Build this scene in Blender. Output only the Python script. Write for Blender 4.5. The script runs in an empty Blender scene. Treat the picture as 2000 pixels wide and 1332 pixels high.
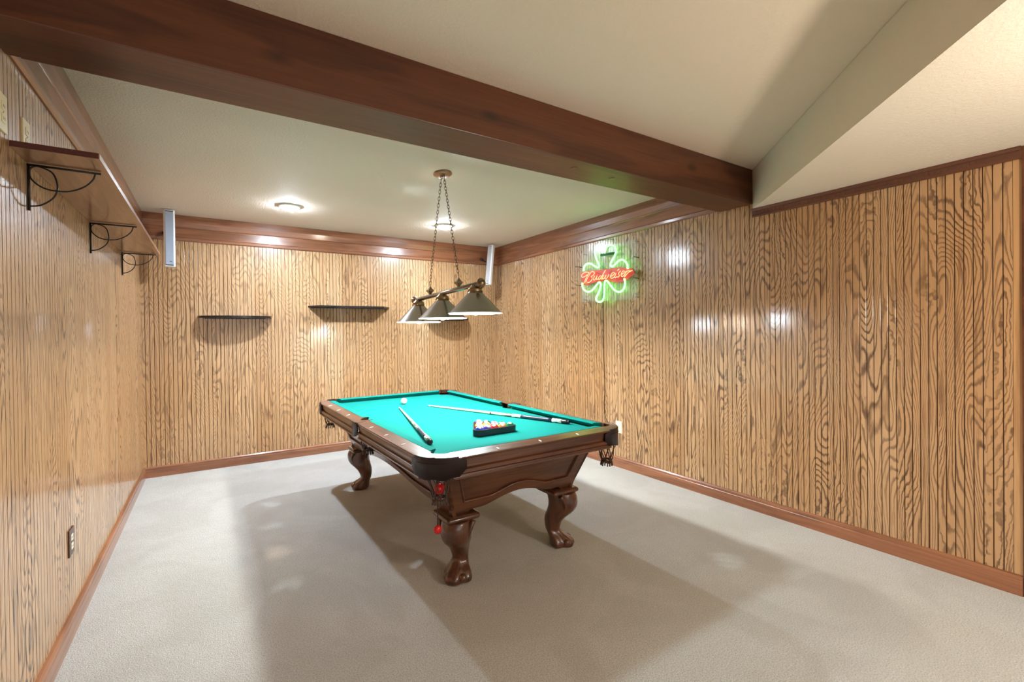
import bpy, bmesh, math, random
from mathutils import Vector, Matrix

S = bpy.context.scene
COL = S.collection
random.seed(7)
PI = math.pi

# ------------------------------------------------------------------ camera
CAM_H = 1.385
cam_d = bpy.data.cameras.new('camera')
cam = bpy.data.objects.new('camera', cam_d)
COL.objects.link(cam)
cam_d.sensor_width = 36.0
cam_d.lens = 897.27 / 2000 * 36
cam_d.shift_x = 22.85 / 2000
cam_d.shift_y = -9.37 / 2000
cam_d.clip_start = 0.02
_yaw, _pit, _rol = 0.56247, -0.00733, -0.01187
_F = Vector((math.sin(_yaw), math.cos(_yaw), 0))
_R = Vector((math.cos(_yaw), -math.sin(_yaw), 0))
_U = Vector((0, 0, 1))
_F2 = _F * math.cos(_pit) + _U * math.sin(_pit)
_U2 = _U * math.cos(_pit) - _F * math.sin(_pit)
_R3 = _R * math.cos(_rol) + _U2 * math.sin(_rol)
_U3 = _U2 * math.cos(_rol) - _R * math.sin(_rol)
cam.matrix_world = Matrix(((_R3.x, _U3.x, -_F2.x, 0), (_R3.y, _U3.y, -_F2.y, 0), (_R3.z, _U3.z, -_F2.z, CAM_H), (0, 0, 0, 1)))
S.camera = cam

# ------------------------------------------------------------------ light levels
S.view_settings.view_transform = 'Standard'
S.view_settings.look = 'None'
S.view_settings.gamma = 1.0
S.view_settings.use_curve_mapping = False
S.view_settings.exposure = 0.0
DOME_L = 3900.0       # ceiling light lenses
BULB_L = 1850.0       # bulbs of the table lamp
NEON_L = 5.5
world = bpy.data.worlds.new('world')
S.world = world
world.use_nodes = True
world.node_tree.nodes['Background'].inputs[0].default_value = (1.0, 0.94, 0.87, 1)
world.node_tree.nodes['Background'].inputs[1].default_value = 0.30

def lamp(name, kind, loc, energy, color, size, target=None, size_y=None):
    d = bpy.data.lights.new(name, kind)
    d.energy = energy
    d.color = color
    if kind == 'AREA':
        d.size = size
        if size_y:
            d.shape = 'RECTANGLE'
            d.size_y = size_y
    else:
        d.shadow_soft_size = size
    o = bpy.data.objects.new(name, d)
    COL.objects.link(o)
    o.location = loc
    if target is not None:
        o.rotation_euler = (Vector(target) - Vector(loc)).to_track_quat('-Z', 'Y').to_euler()
    return o

# lamp of the part of the room behind the camera, plus an added fill
lamp('room_lamp', 'POINT', (2.25, -0.45, 1.55), 72, (1.0, 0.87, 0.72), 0.10)
lamp('room_fill', 'AREA', (1.0, -2.9, 1.5), 22, (1.0, 0.95, 0.9), 2.6, (1.4, 3, 1.2), 1.6)  # soft area light added as fill from behind, no window known there

# ------------------------------------------------------------------ room numbers (metres)
XL, XR, YB, ZC = -0.573, 3.518, 5.667, 2.612
BEAM_Y0, BEAM_Y1, BEAM_Z = 1.942, 2.205, 2.345
SOF = 2.305
PITCH = 0.0371

# ------------------------------------------------------------------ node helpers
class N:
    def __init__(self, name):
        self.m = bpy.data.materials.new(name)
        self.m.use_nodes = True
        self.t = self.m.node_tree
        self.b = self.t.nodes['Principled BSDF']
    def n(self, ty, **kw):
        nd = self.t.nodes.new(ty)
        for k, v in kw.items():
            if isinstance(k, str) and hasattr(nd, k):
                setattr(nd, k, v)
        return nd
    def l(self, a, b):
        self.t.links.new(a, b)
    def math(self, op, a, b=None, c=None):
        nd = self.t.nodes.new('ShaderNodeMath')
        nd.operation = op
        for i, v in enumerate((a, b, c)):
            if v is None:
                continue
            if isinstance(v, (int, float)):
                nd.inputs[i].default_value = v
            else:
                self.l(v, nd.inputs[i])
        return nd.outputs[0]
    def combine(self, x, y, z):
        nd = self.t.nodes.new('ShaderNodeCombineXYZ')
        for i, v in enumerate((x, y, z)):
            if isinstance(v, (int, float)):
                nd.inputs[i].default_value = v
            else:
                self.l(v, nd.inputs[i])
        return nd.outputs[0]
    def sep(self, v):
        nd = self.t.nodes.new('ShaderNodeSeparateXYZ')
        self.l(v, nd.inputs[0])
        return nd.outputs
    def noise(self, vec, scale, detail=2.0, rough=0.5, dist=0.0):
        nd = self.t.nodes.new('ShaderNodeTexNoise')
        nd.inputs['Scale'].default_value = scale
        nd.inputs['Detail'].default_value = detail
        nd.inputs['Roughness'].default_value = rough
        nd.inputs['Distortion'].default_value = dist
        if vec is not None:
            self.l(vec, nd.inputs['Vector'])
        return nd.outputs['Fac']
    def ramp(self, fac, stops):
        nd = self.t.nodes.new('ShaderNodeValToRGB')
        r = nd.color_ramp
        while len(r.elements) < len(stops):
            r.elements.new(0.5)
        for e, (p, c) in zip(r.elements, stops):
            e.position = p
            e.color = (c[0], c[1], c[2], 1) if not isinstance(c, (int, float)) else (c, c, c, 1)
        self.l(fac, nd.inputs[0])
        return nd.outputs[0]
    def mix(self, fac, a, b, mode='MIX'):
        nd = self.t.nodes.new('ShaderNodeMix')
        nd.data_type = 'RGBA'
        nd.blend_type = mode
        for sock, v in ((nd.inputs[0], fac), (nd.inputs[6], a), (nd.inputs[7], b)):
            if isinstance(v, (int, float)):
                sock.default_value = v
            elif isinstance(v, tuple):
                sock.default_value = (v[0], v[1], v[2], 1)
            else:
                self.l(v, sock)
        return nd.outputs[2]
    def bump(self, h, strength, dist=0.01):
        nd = self.t.nodes.new('ShaderNodeBump')
        nd.inputs['Strength'].default_value = strength
        nd.inputs['Distance'].default_value = dist
        self.l(h, nd.inputs['Height'])
        self.l(nd.outputs[0], self.b.inputs['Normal'])
        return nd
    def col(self, c):
        if isinstance(c, tuple):
            self.b.inputs['Base Color'].default_value = (c[0], c[1], c[2], 1)
        else:
            self.l(c, self.b.inputs['Base Color'])
    def set(self, **kw):
        mp = dict(rough='Roughness', metal='Metallic', coat='Coat Weight', coatr='Coat Roughness', spec='Specular IOR Level', alpha='Alpha', trans='Transmission Weight', ior='IOR', sheen='Sheen Weight')
        for k, v in kw.items():
            self.b.inputs[mp[k]].default_value = v
        return self
    def pos(self):
        return self.t.nodes.new('ShaderNodeNewGeometry').outputs['Position']
    def obj(self):
        return self.t.nodes.new('ShaderNodeTexCoord').outputs['Object']

def plain(name, c, rough=0.5, **kw):
    k = N(name)
    k.col(c)
    k.set(rough=rough, **kw)
    v = k.noise(k.obj(), 60, 3)
    k.col(k.mix(v, tuple(x * 0.93 for x in c), tuple(min(1, x * 1.07) for x in c)))
    return k.m

def emit(name, c, strength, base=(1, 1, 1)):
    k = N(name)
    k.col(base)
    k.b.inputs['Emission Color'].default_value = (c[0], c[1], c[2], 1)
    k.b.inputs['Emission Strength'].default_value = strength
    return k.m

def wood(name, dark, light, axis, rough=0.35, coat=0.5, coatr=0.15, scale=1.0, world_space=False, knots=False, contrast=1.0):
    k = N(name)
    v = k.sep(k.pos() if world_space else k.obj())
    st = [9.0 * scale] * 3
    st[axis] = 0.9 * scale
    vec = k.combine(*[k.math('MULTIPLY', v[i], st[i]) for i in range(3)])
    a = k.noise(vec, 1.6, 3, 0.55, 0.6)
    st2 = [120.0 * scale] * 3
    st2[axis] = 3.0 * scale
    vec2 = k.combine(*[k.math('MULTIPLY', v[i], st2[i]) for i in range(3)])
    b = k.noise(vec2, 1.0, 2, 0.6)
    rings = k.math('SINE', k.math('MULTIPLY', a, 26.0))
    f = k.math('ADD', k.math('MULTIPLY', a, 0.75), k.math('ADD', k.math('MULTIPLY', b, 0.4 * contrast), k.math('MULTIPLY', rings, 0.07 * contrast)))
    c = k.ramp(f, [(0.25, dark), (0.85, light)])
    if knots:
        vo = k.n('ShaderNodeTexVoronoi')
        s3 = [3.2] * 3
        s3[axis] = 1.5
        vec3 = k.combine(*[k.math('MULTIPLY', v[i], s3[i]) for i in range(3)])
        k.l(vec3, vo.inputs['Vector'])
        vo.inputs['Scale'].default_value = 1.15
        kn = k.ramp(vo.outputs['Distance'], [(0.03, 1.0), (0.13, 0.0)])
        c = k.mix(k.math('MULTIPLY', kn, 0.75), c, tuple(x * 0.45 for x in dark))
    k.col(c)
    k.set(rough=rough, coat=coat, coatr=coatr)
    k.bump(b, 0.12, 0.002)
    return k.m

# grooved oak panelling: growth rings are the contour lines of a stretched noise field
def panelling():
    k = N('oak_panelling')
    p = k.sep(k.pos())
    s = k.math('ADD', p[0], p[1])
    z = p[2]
    leaf = k.math('FLOOR', k.math('DIVIDE', k.math('ADD', s, 0.05), PITCH * 5))
    wn = k.n('ShaderNodeTexWhiteNoise', noise_dimensions='1D')
    k.l(leaf, wn.inputs['W'])
    rnd = wn.outputs['Value']
    off = k.math('MULTIPLY', rnd, 60.0)
    hv = k.combine(k.math('MULTIPLY', s, 1.0), off, k.math('MULTIPLY', z, 0.20))
    h1 = k.noise(hv, 4.2, 1.6, 0.45, 0.25)
    rings = k.math('ADD', k.math('MULTIPLY', h1, 34.0), k.math('MULTIPLY', s, 34.0))
    wob = k.noise(k.combine(k.math('MULTIPLY', s, 90.0), off, k.math('MULTIPLY', z, 14.0)), 1.0, 2, 0.6)
    comb = k.noise(k.combine(k.math('MULTIPLY', s, 34.0), off, k.math('MULTIPLY', z, 26.0)), 1.0, 1, 0.5)
    cm = k.ramp(k.noise(k.combine(k.math('MULTIPLY', s, 6.0), off, k.math('MULTIPLY', z, 1.6)), 1.0, 1), [(0.50, 0.0), (0.64, 1.0)])
    rings = k.math('ADD', rings, k.math('MULTIPLY', wob, 0.5))
    rings = k.math('ADD', rings, k.math('MULTIPLY', k.math('MULTIPLY', comb, cm), 1.3))
    fr = k.math('FRACT', rings)
    line = k.ramp(fr, [(0.0, 1.0), (0.12, 0.85), (0.30, 0.0), (0.82, 0.0), (0.94, 0.85), (1.0, 1.0)])
    patch = k.noise(k.combine(k.math('MULTIPLY', s, 5.0), off, k.math('MULTIPLY', z, 1.1)), 1.0, 3, 0.6)
    amt = k.ramp(patch, [(0.28, 0.35), (0.62, 1.0)])
    fine = k.noise(k.combine(k.math('MULTIPLY', s, 420.0), off, k.math('MULTIPLY', z, 7.0)), 1.0, 2, 0.7)
    fl = k.ramp(fine, [(0.42, 0.0), (0.75, 0.55)])
    tone = k.ramp(k.math('ADD', k.math('MULTIPLY', rnd, 0.6), k.math('MULTIPLY', patch, 0.4)), [(0.15, (0.45, 0.238, 0.098)), (0.85, (0.59, 0.365, 0.188))])
    amt = k.math('MULTIPLY', amt, k.math('SUBTRACT', 1.0, k.math('MULTIPLY', k.math('GREATER_THAN', p[1], YB - 0.02), 0.30)))
    c = k.mix(k.math('MULTIPLY', line, amt), tone, (0.105, 0.045, 0.016))
    sm = k.ramp(k.noise(k.combine(k.math('MULTIPLY', s, 46.0), off, k.math('MULTIPLY', z, 2.6)), 1.0, 3, 0.6), [(0.56, 0.0), (0.70, 1.0)])
    c = k.mix(k.math('MULTIPLY', sm, 0.7), c, (0.17, 0.075, 0.028))
    c = k.mix(k.math('MULTIPLY', fl, 0.45), c, (0.33, 0.17, 0.07))
    k.col(c)
    k.set(rough=0.45, coat=1.0, coatr=0.16)
    k.b.inputs['Coat IOR'].default_value = 1.5
    big = k.noise(k.combine(k.math('MULTIPLY', s, 14.0), 0.0, k.math('MULTIPLY', z, 0.8)), 1.0, 1)
    hgt = k.math('ADD', k.math('MULTIPLY', line, -0.25), k.math('MULTIPLY', big, 1.2))
    k.bump(hgt, 0.22, 0.004)
    return k.m

M = {}
M['panel'] = panelling()
M['groove'] = plain('groove_wood', (0.10, 0.05, 0.022), 0.7)
M['trim_x'] = wood('moulding_wood_x', (0.125, 0.042, 0.019), (0.38, 0.150, 0.068), 0, 0.3, 0.55, 0.10, 0.8, True)
M['trim_y'] = wood('moulding_wood_y', (0.125, 0.042, 0.019), (0.38, 0.150, 0.068), 1, 0.3, 0.55, 0.10, 0.8, True)
M['beam'] = wood('beam_wood', (0.040, 0.0105, 0.004), (0.155, 0.046, 0.015), 0, 0.42, 0.15, 0.22, 0.55, True, True)
M['ledge'] = wood('ledge_wood', (0.045, 0.016, 0.009), (0.16, 0.055, 0.028), 1, 0.4, 0.4, 0.2, 0.8, True)
M['casing'] = wood('casing_wood', (0.30, 0.14, 0.055), (0.62, 0.36, 0.16), 2, 0.4, 0.5, 0.2, 0.8, True)
M['shelf_wood'] = wood('shelf_wood', (0.17, 0.068, 0.032), (0.42, 0.20, 0.10), 1, 0.35, 0.6, 0.15, 0.8)
M['shelf_end'] = plain('maroon_stained_wood', (0.085, 0.018, 0.014), 0.4)
TD, TLt = (0.036, 0.011, 0.004), (0.20, 0.066, 0.023)
M['tab_u'] = wood('table_wood_u', TD, TLt, 0, 0.36, 0.5, 0.14, 1.0, contrast=0.6)
M['tab_v'] = wood('table_wood_v', TD, TLt, 1, 0.36, 0.5, 0.14, 1.0, contrast=0.6)
M['tab_z'] = wood('table_wood_z', (0.034, 0.011, 0.005), (0.14, 0.048, 0.020), 2, 0.28, 0.6, 0.12, 1.3)
M['leather'] = plain('brown_leather', (0.020, 0.009, 0.010), 0.42, spec=0.4)
M['net'] = plain('tan_brown_straps', (0.060, 0.028, 0.018), 0.35)
M['black_metal'] = plain('black_iron', (0.012, 0.011, 0.012), 0.35, metal=0.3)
M['black_wood'] = plain('black_lacquer', (0.014, 0.011, 0.012), 0.25)
M['black_plastic'] = plain('black_plastic', (0.015, 0.015, 0.017), 0.4)
M['brass'] = plain('antique_brass', (0.30, 0.22, 0.13), 0.28, metal=1.0)
M['chain'] = plain('dark_brass_chain', (0.13, 0.085, 0.045), 0.35, metal=1.0)
M['pewter'] = plain('brushed_pewter', (0.36, 0.32, 0.285), 0.24, metal=1.0)
M['canopy'] = plain('copper_brass', (0.34, 0.22, 0.14), 0.35, metal=0.9)
M['shade_in'] = plain('white_enamel', (0.85, 0.87, 0.88), 0.35)
M['ivory'] = plain('ivory_plastic', (0.78, 0.66, 0.36), 0.35)
M['cream'] = plain('cream_plastic', (0.80, 0.72, 0.58), 0.35)
M['brown_plate'] = plain('brown_plate', (0.065, 0.028, 0.018), 0.3)
M['pearl'] = plain('pearl_inlay', (0.95, 0.92, 0.84), 0.2)
M['white_plastic'] = plain('white_plastic', (0.82, 0.83, 0.86), 0.3)
M['grille'] = plain('silver_grille', (0.42, 0.50, 0.64), 0.35, metal=0.35)
M['grille2'] = plain('grey_grille', (0.50, 0.50, 0.52), 0.4, metal=0.3)
M['maple'] = plain('pale_maple', (0.80, 0.72, 0.52), 0.2, coat=0.6)
M['navy'] = plain('dark_navy_wrap', (0.015, 0.022, 0.045), 0.35)
M['tip'] = plain('cue_tip_blue', (0.25, 0.55, 0.65), 0.7)
M['cue_cream'] = plain('cream_sleeve', (0.80, 0.78, 0.66), 0.25)
M['rack'] = plain('rack_plastic', (0.016, 0.018, 0.028), 0.28)
M['red'] = plain('red_resin', (0.62, 0.012, 0.012), 0.12)
M['cord'] = plain('black_cord', (0.02, 0.018, 0.016), 0.5)
M['dark_green'] = plain('transformer_green', (0.010, 0.075, 0.045), 0.35)
M['red_panel'] = plain('red_sign_board', (0.66, 0.05, 0.028), 0.5)
M['dome_trim'] = plain('white_lamp_trim', (0.85, 0.85, 0.84), 0.4)
M['dome'] = emit('ceiling_light_lens', (0.74, 0.87, 1.0), DOME_L)
M['dome_side'] = emit('frosted_lens_skirt', (0.82, 0.91, 1.0), 330.0)
M['bulb_cool'] = emit('cool_bulb', (0.74, 0.93, 1.0), BULB_L)
M['bulb_warm'] = emit('warm_bulb', (1.0, 0.80, 0.58), BULB_L)
M['neon_green'] = emit('green_neon', (0.13, 1.0, 0.13), NEON_L, (0.3, 0.9, 0.5))
M['neon_red'] = emit('red_neon', (1.0, 0.40, 0.18), NEON_L * 0.30, (0.9, 0.3, 0.2))

k = N('clear_acrylic')
k.col((0.85, 0.92, 0.88))
k.set(rough=0.012, alpha=0.10)
M['acrylic'] = k.m

k = N('green_felt')
o = k.obj()
c = k.mix(k.noise(o, 3.0, 3), (0.003, 0.158, 0.140), (0.005, 0.180, 0.158))
c = k.mix(k.math('MULTIPLY', k.noise(o, 420, 2), 0.4), c, (0.010, 0.22, 0.19))
k.col(c)
k.set(rough=0.95, sheen=0.0, spec=0.06)
k.bump(k.noise(o, 700, 2), 0.12, 0.001)
M['felt'] = k.m

k = N('beige_carpet')
p = k.pos()
big = k.noise(p, 1.9, 3, 0.55, 0.8)
mid = k.noise(p, 26, 3, 0.6)
pile = k.noise(p, 170, 3, 0.7)
c = k.mix(k.ramp(big, [(0.42, 0.0), (0.58, 1.0)]), (0.66, 0.642, 0.61), (0.75, 0.737, 0.71))
c = k.mix(k.math('MULTIPLY', mid, 0.35), c, (0.50, 0.46, 0.40))
c = k.mix(k.ramp(pile, [(0.36, 0.75), (0.58, 0.0)]), c, (0.32, 0.29, 0.25))
k.col(c)
k.set(rough=0.95, sheen=0.3)
k.bump(k.math('ADD', pile, k.math('MULTIPLY', mid, 0.6)), 1.0, 0.008)
M['carpet'] = k.m

def ceiling_mat(name, c0, strength, scale):
    k = N(name)
    p = k.pos()
    a = k.noise(p, scale, 4, 0.65, 0.3)
    st = k.ramp(a, [(0.40, 0.0), (0.62, 1.0)])
    k.col(k.mix(k.noise(p, 2.2, 2), c0, tuple(x * 0.95 for x in c0)))
    k.set(rough=0.75)
    k.bump(st, strength, 0.006)
    return k.m
M['ceil_a'] = ceiling_mat('knockdown_ceiling', (0.88, 0.775, 0.665), 0.5, 75)
M['ceil_b'] = ceiling_mat('painted_plaster', (0.86, 0.75, 0.61), 0.22, 60)
M['soffit'] = ceiling_mat('painted_soffit', (0.88, 0.80, 0.67), 0.22, 60)

# ------------------------------------------------------------------ mesh helpers
def link(name, me, parent=None, mat=None):
    o = bpy.data.objects.new(name, me)
    COL.objects.link(o)
    if mat is not None:
        me.materials.append(mat)
    if parent is not None:
        o.parent = parent
    return o

def tag(o, label=None, cat=None, group=None, kind=None):
    if label: o['label'] = label
    if cat: o['category'] = cat
    if group: o['group'] = group
    if kind: o['kind'] = kind
    return o

def empty(name, loc=(0, 0, 0), rz=0.0, **kw):
    o = bpy.data.objects.new(name, None)
    COL.objects.link(o)
    o.empty_display_size = 0.05
    o.location = loc
    o.rotation_euler = (0, 0, rz)
    tag(o, **kw)
    return o

class B:
    def __init__(self):
        self.v = []
        self.f = []
        self.smooth = []
    def add(self, vs, fs, smooth=False):
        n = len(self.v)
        self.v += [tuple(x) for x in vs]
        for f in fs:
            self.f.append([i + n for i in f])
            self.smooth.append(smooth)
        return self
    def box(self, x0, x1, y0, y1, z0, z1):
        vs = [(x, y, z) for z in (z0, z1) for y in (y0, y1) for x in (x0, x1)]
        return self.add(vs, [(0, 2, 3, 1), (4, 5, 7, 6), (0, 1, 5, 4), (2, 6, 7, 3), (0, 4, 6, 2), (1, 3, 7, 5)])
    def prism(self, poly, z0, z1, fn=None):
        """poly in 2D extruded between z0 and z1; fn maps (a, b, h) to 3D"""
        fn = fn or (lambda a, b, h: (a, b, h))
        n = len(poly)
        vs = [fn(a, b, z0) for a, b in poly] + [fn(a, b, z1) for a, b in poly]
        fs = [list(range(n))[::-1], list(range(n, 2 * n))]
        fs += [(i, (i + 1) % n, n + (i + 1) % n, n + i) for i in range(n)]
        return self.add(vs, fs)
    def loft(self, rings, cap=True, smooth=True, closed=True):
        n = len(rings[0])
        vs = [p for r in rings for p in r]
        fs = []
        for j in range(len(rings) - 1):
            for i in range(n if closed else n - 1):
                a, b = j * n + i, j * n + (i + 1) % n
                fs.append((a, b, b + n, a + n))
        self.add(vs, fs, smooth)
        if cap and closed:
            base = len(self.v) - len(vs)
            self.f.append([base + i for i in range(n)][::-1]); self.smooth.append(False)
            self.f.append([base + (len(rings) - 1) * n + i for i in range(n)]); self.smooth.append(False)
        return self
    def tube(self, pts, r, seg=8, closed=False, cap=True):
        pts = [Vector(p) for p in pts]
        n = len(pts)
        rings = []
        up = None
        for i in range(n):
            a = pts[(i - 1) % n] if (closed or i > 0) else pts[0]
            b = pts[(i + 1) % n] if (closed or i < n - 1) else pts[-1]
            t = (b - a).normalized()
            if up is None:
                up = t.orthogonal().normalized()
            up = (up - t * up.dot(t))
            if up.length < 1e-6:
                up = t.orthogonal()
            up.normalize()
            s = t.cross(up)
            rr = r[i] if isinstance(r, (list, tuple)) else r
            rings.append([pts[i] + (up * math.cos(2 * PI * j / seg) + s * math.sin(2 * PI * j / seg)) * rr for j in range(seg)])
        if closed:
            rings.append(rings[0])
            return self.loft(rings, cap=False)
        return self.loft(rings, cap=cap)
    def lathe(self, prof, seg=24, c=(0, 0, 0), smooth=True, cap=True, axis=2, sx=1.0, sy=1.0):
        rings = []
        for r, h in prof:
            ring = []
            for j in range(seg):
                x, y = r * sx * math.cos(2 * PI * j / seg), r * sy * math.sin(2 * PI * j / seg)
                q = (x, y, h) if axis == 2 else ((x, h, y) if axis == 1 else (h, x, y))
                ring.append((q[0] + c[0], q[1] + c[1], q[2] + c[2]))
            rings.append(ring)
        return self.loft(rings, cap=cap, smooth=smooth)
    def sphere(self, c, r, seg=20, rings=12, sx=1, sy=1, sz=1):
        prof = [(max(1e-4, r * math.sin(PI * i / rings)), -r * sz * math.cos(PI * i / rings)) for i in range(rings + 1)]
        return self.lathe(prof, seg, c, sx=sx, sy=sy)
    def mesh(self, name, fix=True):
        me = bpy.data.meshes.new(name)
        me.from_pydata(self.v, [], self.f)
        me.update()
        if fix:
            bm = bmesh.new()
            bm.from_mesh(me)
            bmesh.ops.recalc_face_normals(bm, faces=bm.faces)
            bm.to_mesh(me)
            bm.free()
        for p, s in zip(me.polygons, self.smooth):
            p.use_smooth = s
        return me
    def obj(self, name, mat, parent=None, **kw):
        o = link(name, self.mesh(name), parent, mat)
        tag(o, **kw)
        return o

def bevel(o, w, seg=2, ang=0.6):
    m = o.modifiers.new('bevel', 'BEVEL')
    m.width = w
    m.segments = seg
    m.limit_method = 'ANGLE'
    m.angle_limit = ang
    return o

def spline(pts, n=6, closed=False):
    """Catmull-Rom through 2D/3D points"""
    P = [Vector(p) for p in pts]
    out = []
    m = len(P)
    rng = range(m if closed else m - 1)
    for i in rng:
        p0 = P[(i - 1) % m] if (closed or i > 0) else P[0] * 2 - P[1]
        p1, p2 = P[i], P[(i + 1) % m]
        p3 = P[(i + 2) % m] if (closed or i + 2 < m) else P[-1] * 2 - P[-2]
        for j in range(n):
            t = j / n
            out.append(0.5 * ((2 * p1) + (p2 - p0) * t + (2 * p0 - 5 * p1 + 4 * p2 - p3) * t * t + (3 * p1 - p0 - 3 * p2 + p3) * t ** 3))
    if not closed:
        out.append(P[-1])
    return out

# ------------------------------------------------------------------ room shell
YF = -3.0
b = B().box(XL - 0.15, XR + 0.15, YF, YB + 0.15, -0.12, 0.0)
b.obj('floor', M['carpet'], kind='structure')
b = B().box(XL - 0.15, XR + 0.15, BEAM_Y0 + 0.02, YB + 0.15, ZC, ZC + 0.1)
b.obj('ceiling', M['ceil_a'], kind='structure')
b = B().box(XL - 0.15, XR + 0.15, YF, BEAM_Y0 + 0.02, ZC - 0.004, ZC + 0.1)
b.obj('ceiling', M['ceil_b'], kind='structure')
# dropped plaster soffit, its free edge running at 45 degrees from the beam end
def soffit_poly():
    c0 = XR - BEAM_Y0
    return [(XR + 0.1, BEAM_Y0 - 0.002), (XR - 0.001, BEAM_Y0 - 0.002), (XL, XL - c0), (XL, YF), (XR + 0.1, YF)]
B().prism(soffit_poly(), SOF, ZC - 0.006).obj('ceiling_soffit', M['soffit'], kind='structure')

PW = 0.0058   # plank thickness
wl = B().box(XL - 0.12, XL - PW, YF, YB + 0.1, 0, ZC).obj('wall_left', M['groove'], kind='structure')
wb = B().box(XL - 0.1, XR + 0.1, YB + PW, YB + 0.12, 0, ZC).obj('wall_back', M['groove'], kind='structure')
wr = B().box(XR + PW, XR + 0.12, 0.54, YB + 0.1, 0, ZC).obj('wall_right', M['groove'], kind='structure')

def plank_mesh(name, length, z1, along, face):
    """along: axis index of the plank width; face: direction in which the visible face looks"""
    w, g = PITCH, 0.0021
    prof = [(g, 0.0), (g + 0.0003, PW * 0.90), (g + 0.0011, PW), (w - g - 0.0011, PW), (w - g - 0.0003, PW * 0.90), (w - g, 0.0)]
    bb = B()
    def fn(a, d, h):
        return (a, face * (d - PW), h) if along == 0 else (face * (d - PW), a, h)
    bb.prism(prof, 0.0, z1, fn)
    me = bb.mesh(name)
    me.materials.append(M['panel'])
    return me

pm = plank_mesh('plank', PITCH, ZC, 0, -1)
n = int((XR - XL) / PITCH)
x = -0.5455
xs = []
while x < XR - 0.002:
    xs.append(x); x += PITCH
xs.insert(0, -0.5455 - PITCH)
for x in xs[:]:
    if x + PITCH > XR + 0.02 or x < XL - 0.03:
        continue
    o = link('plank', pm, wb)
    o.location = (x, YB, 0)
    o.rotation_euler = (0, 0, random.uniform(-0.013, 0.013))
pmr = plank_mesh('plank', PITCH, ZC, 1, -1)
pmr2 = plank_mesh('plank', PITCH, SOF - 0.002, 1, -1)
y = 0.595
while y < YB - 0.01:
    o = link('plank', pmr if y > BEAM_Y0 - 0.03 else pmr2, wr)
    o.location = (XR, y, 0)
    o.rotation_euler = (0, 0, random.uniform(-0.013, 0.013))
    y += PITCH
pml = plank_mesh('plank', PITCH, ZC, 1, 1)
y = YB - PITCH
while y > -0.4:
    o = link('plank', pml, wl)
    o.location = (XL, y, 0)
    o.rotation_euler = (0, 0, random.uniform(-0.006, 0.006))
    y -= PITCH
B().box(XL - PW, XL - 0.0005, YF, -0.4 + 0.0, 0, ZC).obj('plain_board', M['panel'], wl)
# plain board and dark casing closing the right-hand panelling
B().box(XR - 0.001, XR + PW + 0.001, 0.5635, 0.5955, 0.104, SOF - 0.06).obj('edge_board', M['casing'], wr)
o = B().box(XR - 0.014, XR + 0.02, 0.47, 0.5630, 0.0, SOF - 0.001).obj('trim_1', M['beam'], kind='structure')

# mouldings: profile of (distance from wall, height)
crown = [(0.0, 2.352), (0.008, 2.353), (0.017, 2.362), (0.019, 2.384), (0.013, 2.391), (0.011, 2.395), (0.011, 2.482), (0.0155, 2.486), (0.013, 2.492), (0.023, 2.545), (0.023, 2.6115), (0.0, 2.6115)]
base = [(0.0, 0.0), (0.019, 0.0), (0.019, 0.072), (0.0165, 0.076), (0.0165, 0.080), (0.0175, 0.084), (0.0165, 0.094), (0.010, 0.1015), (0.0, 0.104)]
def run_x(prof, x0, x1, miter, name, mat, **kw):
    """moulding on the back wall; ends mitred"""
    bb = B()
    n = len(prof)
    vs = [(x0 + d * miter, YB - d, h) for d, h in prof] + [(x1 - d * miter, YB - d, h) for d, h in prof]
    fs = [list(range(n)), list(range(n, 2 * n))[::-1]] + [(i, (i + 1) % n, n + (i + 1) % n, n + i) for i in range(n)]
    bb.add(vs, fs)
    return bb.obj(name, mat, **kw)
def run_y(prof, xw, sgn, y0, y1, miter, name, mat, **kw):
    bb = B()
    n = len(prof)
    vs = [(xw + sgn * d, y0, h) for d, h in prof] + [(xw + sgn * d, y1 - d * miter, h) for d, h in prof]
    fs = [list(range(n)), list(range(n, 2 * n))[::-1]] + [(i, (i + 1) % n, n + (i + 1) % n, n + i) for i in range(n)]
    bb.add(vs, fs)
    return bb.obj(name, mat, **kw)
run_x(base, XL, XR, 1, 'baseboard_back', M['trim_x'], kind='structure')
run_y(base, XL, 1, YF, YB, 1, 'baseboard_left', M['trim_y'], kind='structure')
bs = bpy.data.objects.new('baseboard_right', None); COL.objects.link(bs); bs['kind'] = 'structure'
o = run_y(base, XR, -1, 3.0405, YB, 1, 'board', M['trim_y']); o.parent = bs
o = run_y(base, XR, -1, 0.5632, 3.0390, 0, 'board', M['trim_y']); o.parent = bs
run_x(crown, XL, XR, 1, 'trim_2', M['trim_x'], kind='structure')
run_y(crown, XL, 1, BEAM_Y1 - 0.01, YB, 1, 'trim_3', M['trim_y'], kind='structure')
run_y(crown, XR, -1, BEAM_Y1 - 0.01, YB, 1, 'trim_4', M['trim_y'], kind='structure')

# dark dentil ledge at the top of the right wall, below the soffit
led = run_y([(0.0, 2.243), (0.012, 2.243), (0.014, 2.252), (0.012, 2.258), (0.012, 2.284), (0.020, 2.290), (0.026, 2.296), (0.028, 2.3045), (0.0, 2.3045)], XR, -1, 0.5632, BEAM_Y0 - 0.003, 0, 'trim_5', M['ledge'], kind='structure')
db = B().box(-0.0150, -0.0115, 0.0, 0.016, 2.2620, 2.2815).mesh('dentil_block')
db.materials.append(M['ledge'])
y = 0.572
while y < BEAM_Y0 - 0.03:
    o = link('dentil_block', db, led)
    o.location = (XR, y, 0)
    y += 0.0272

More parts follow.
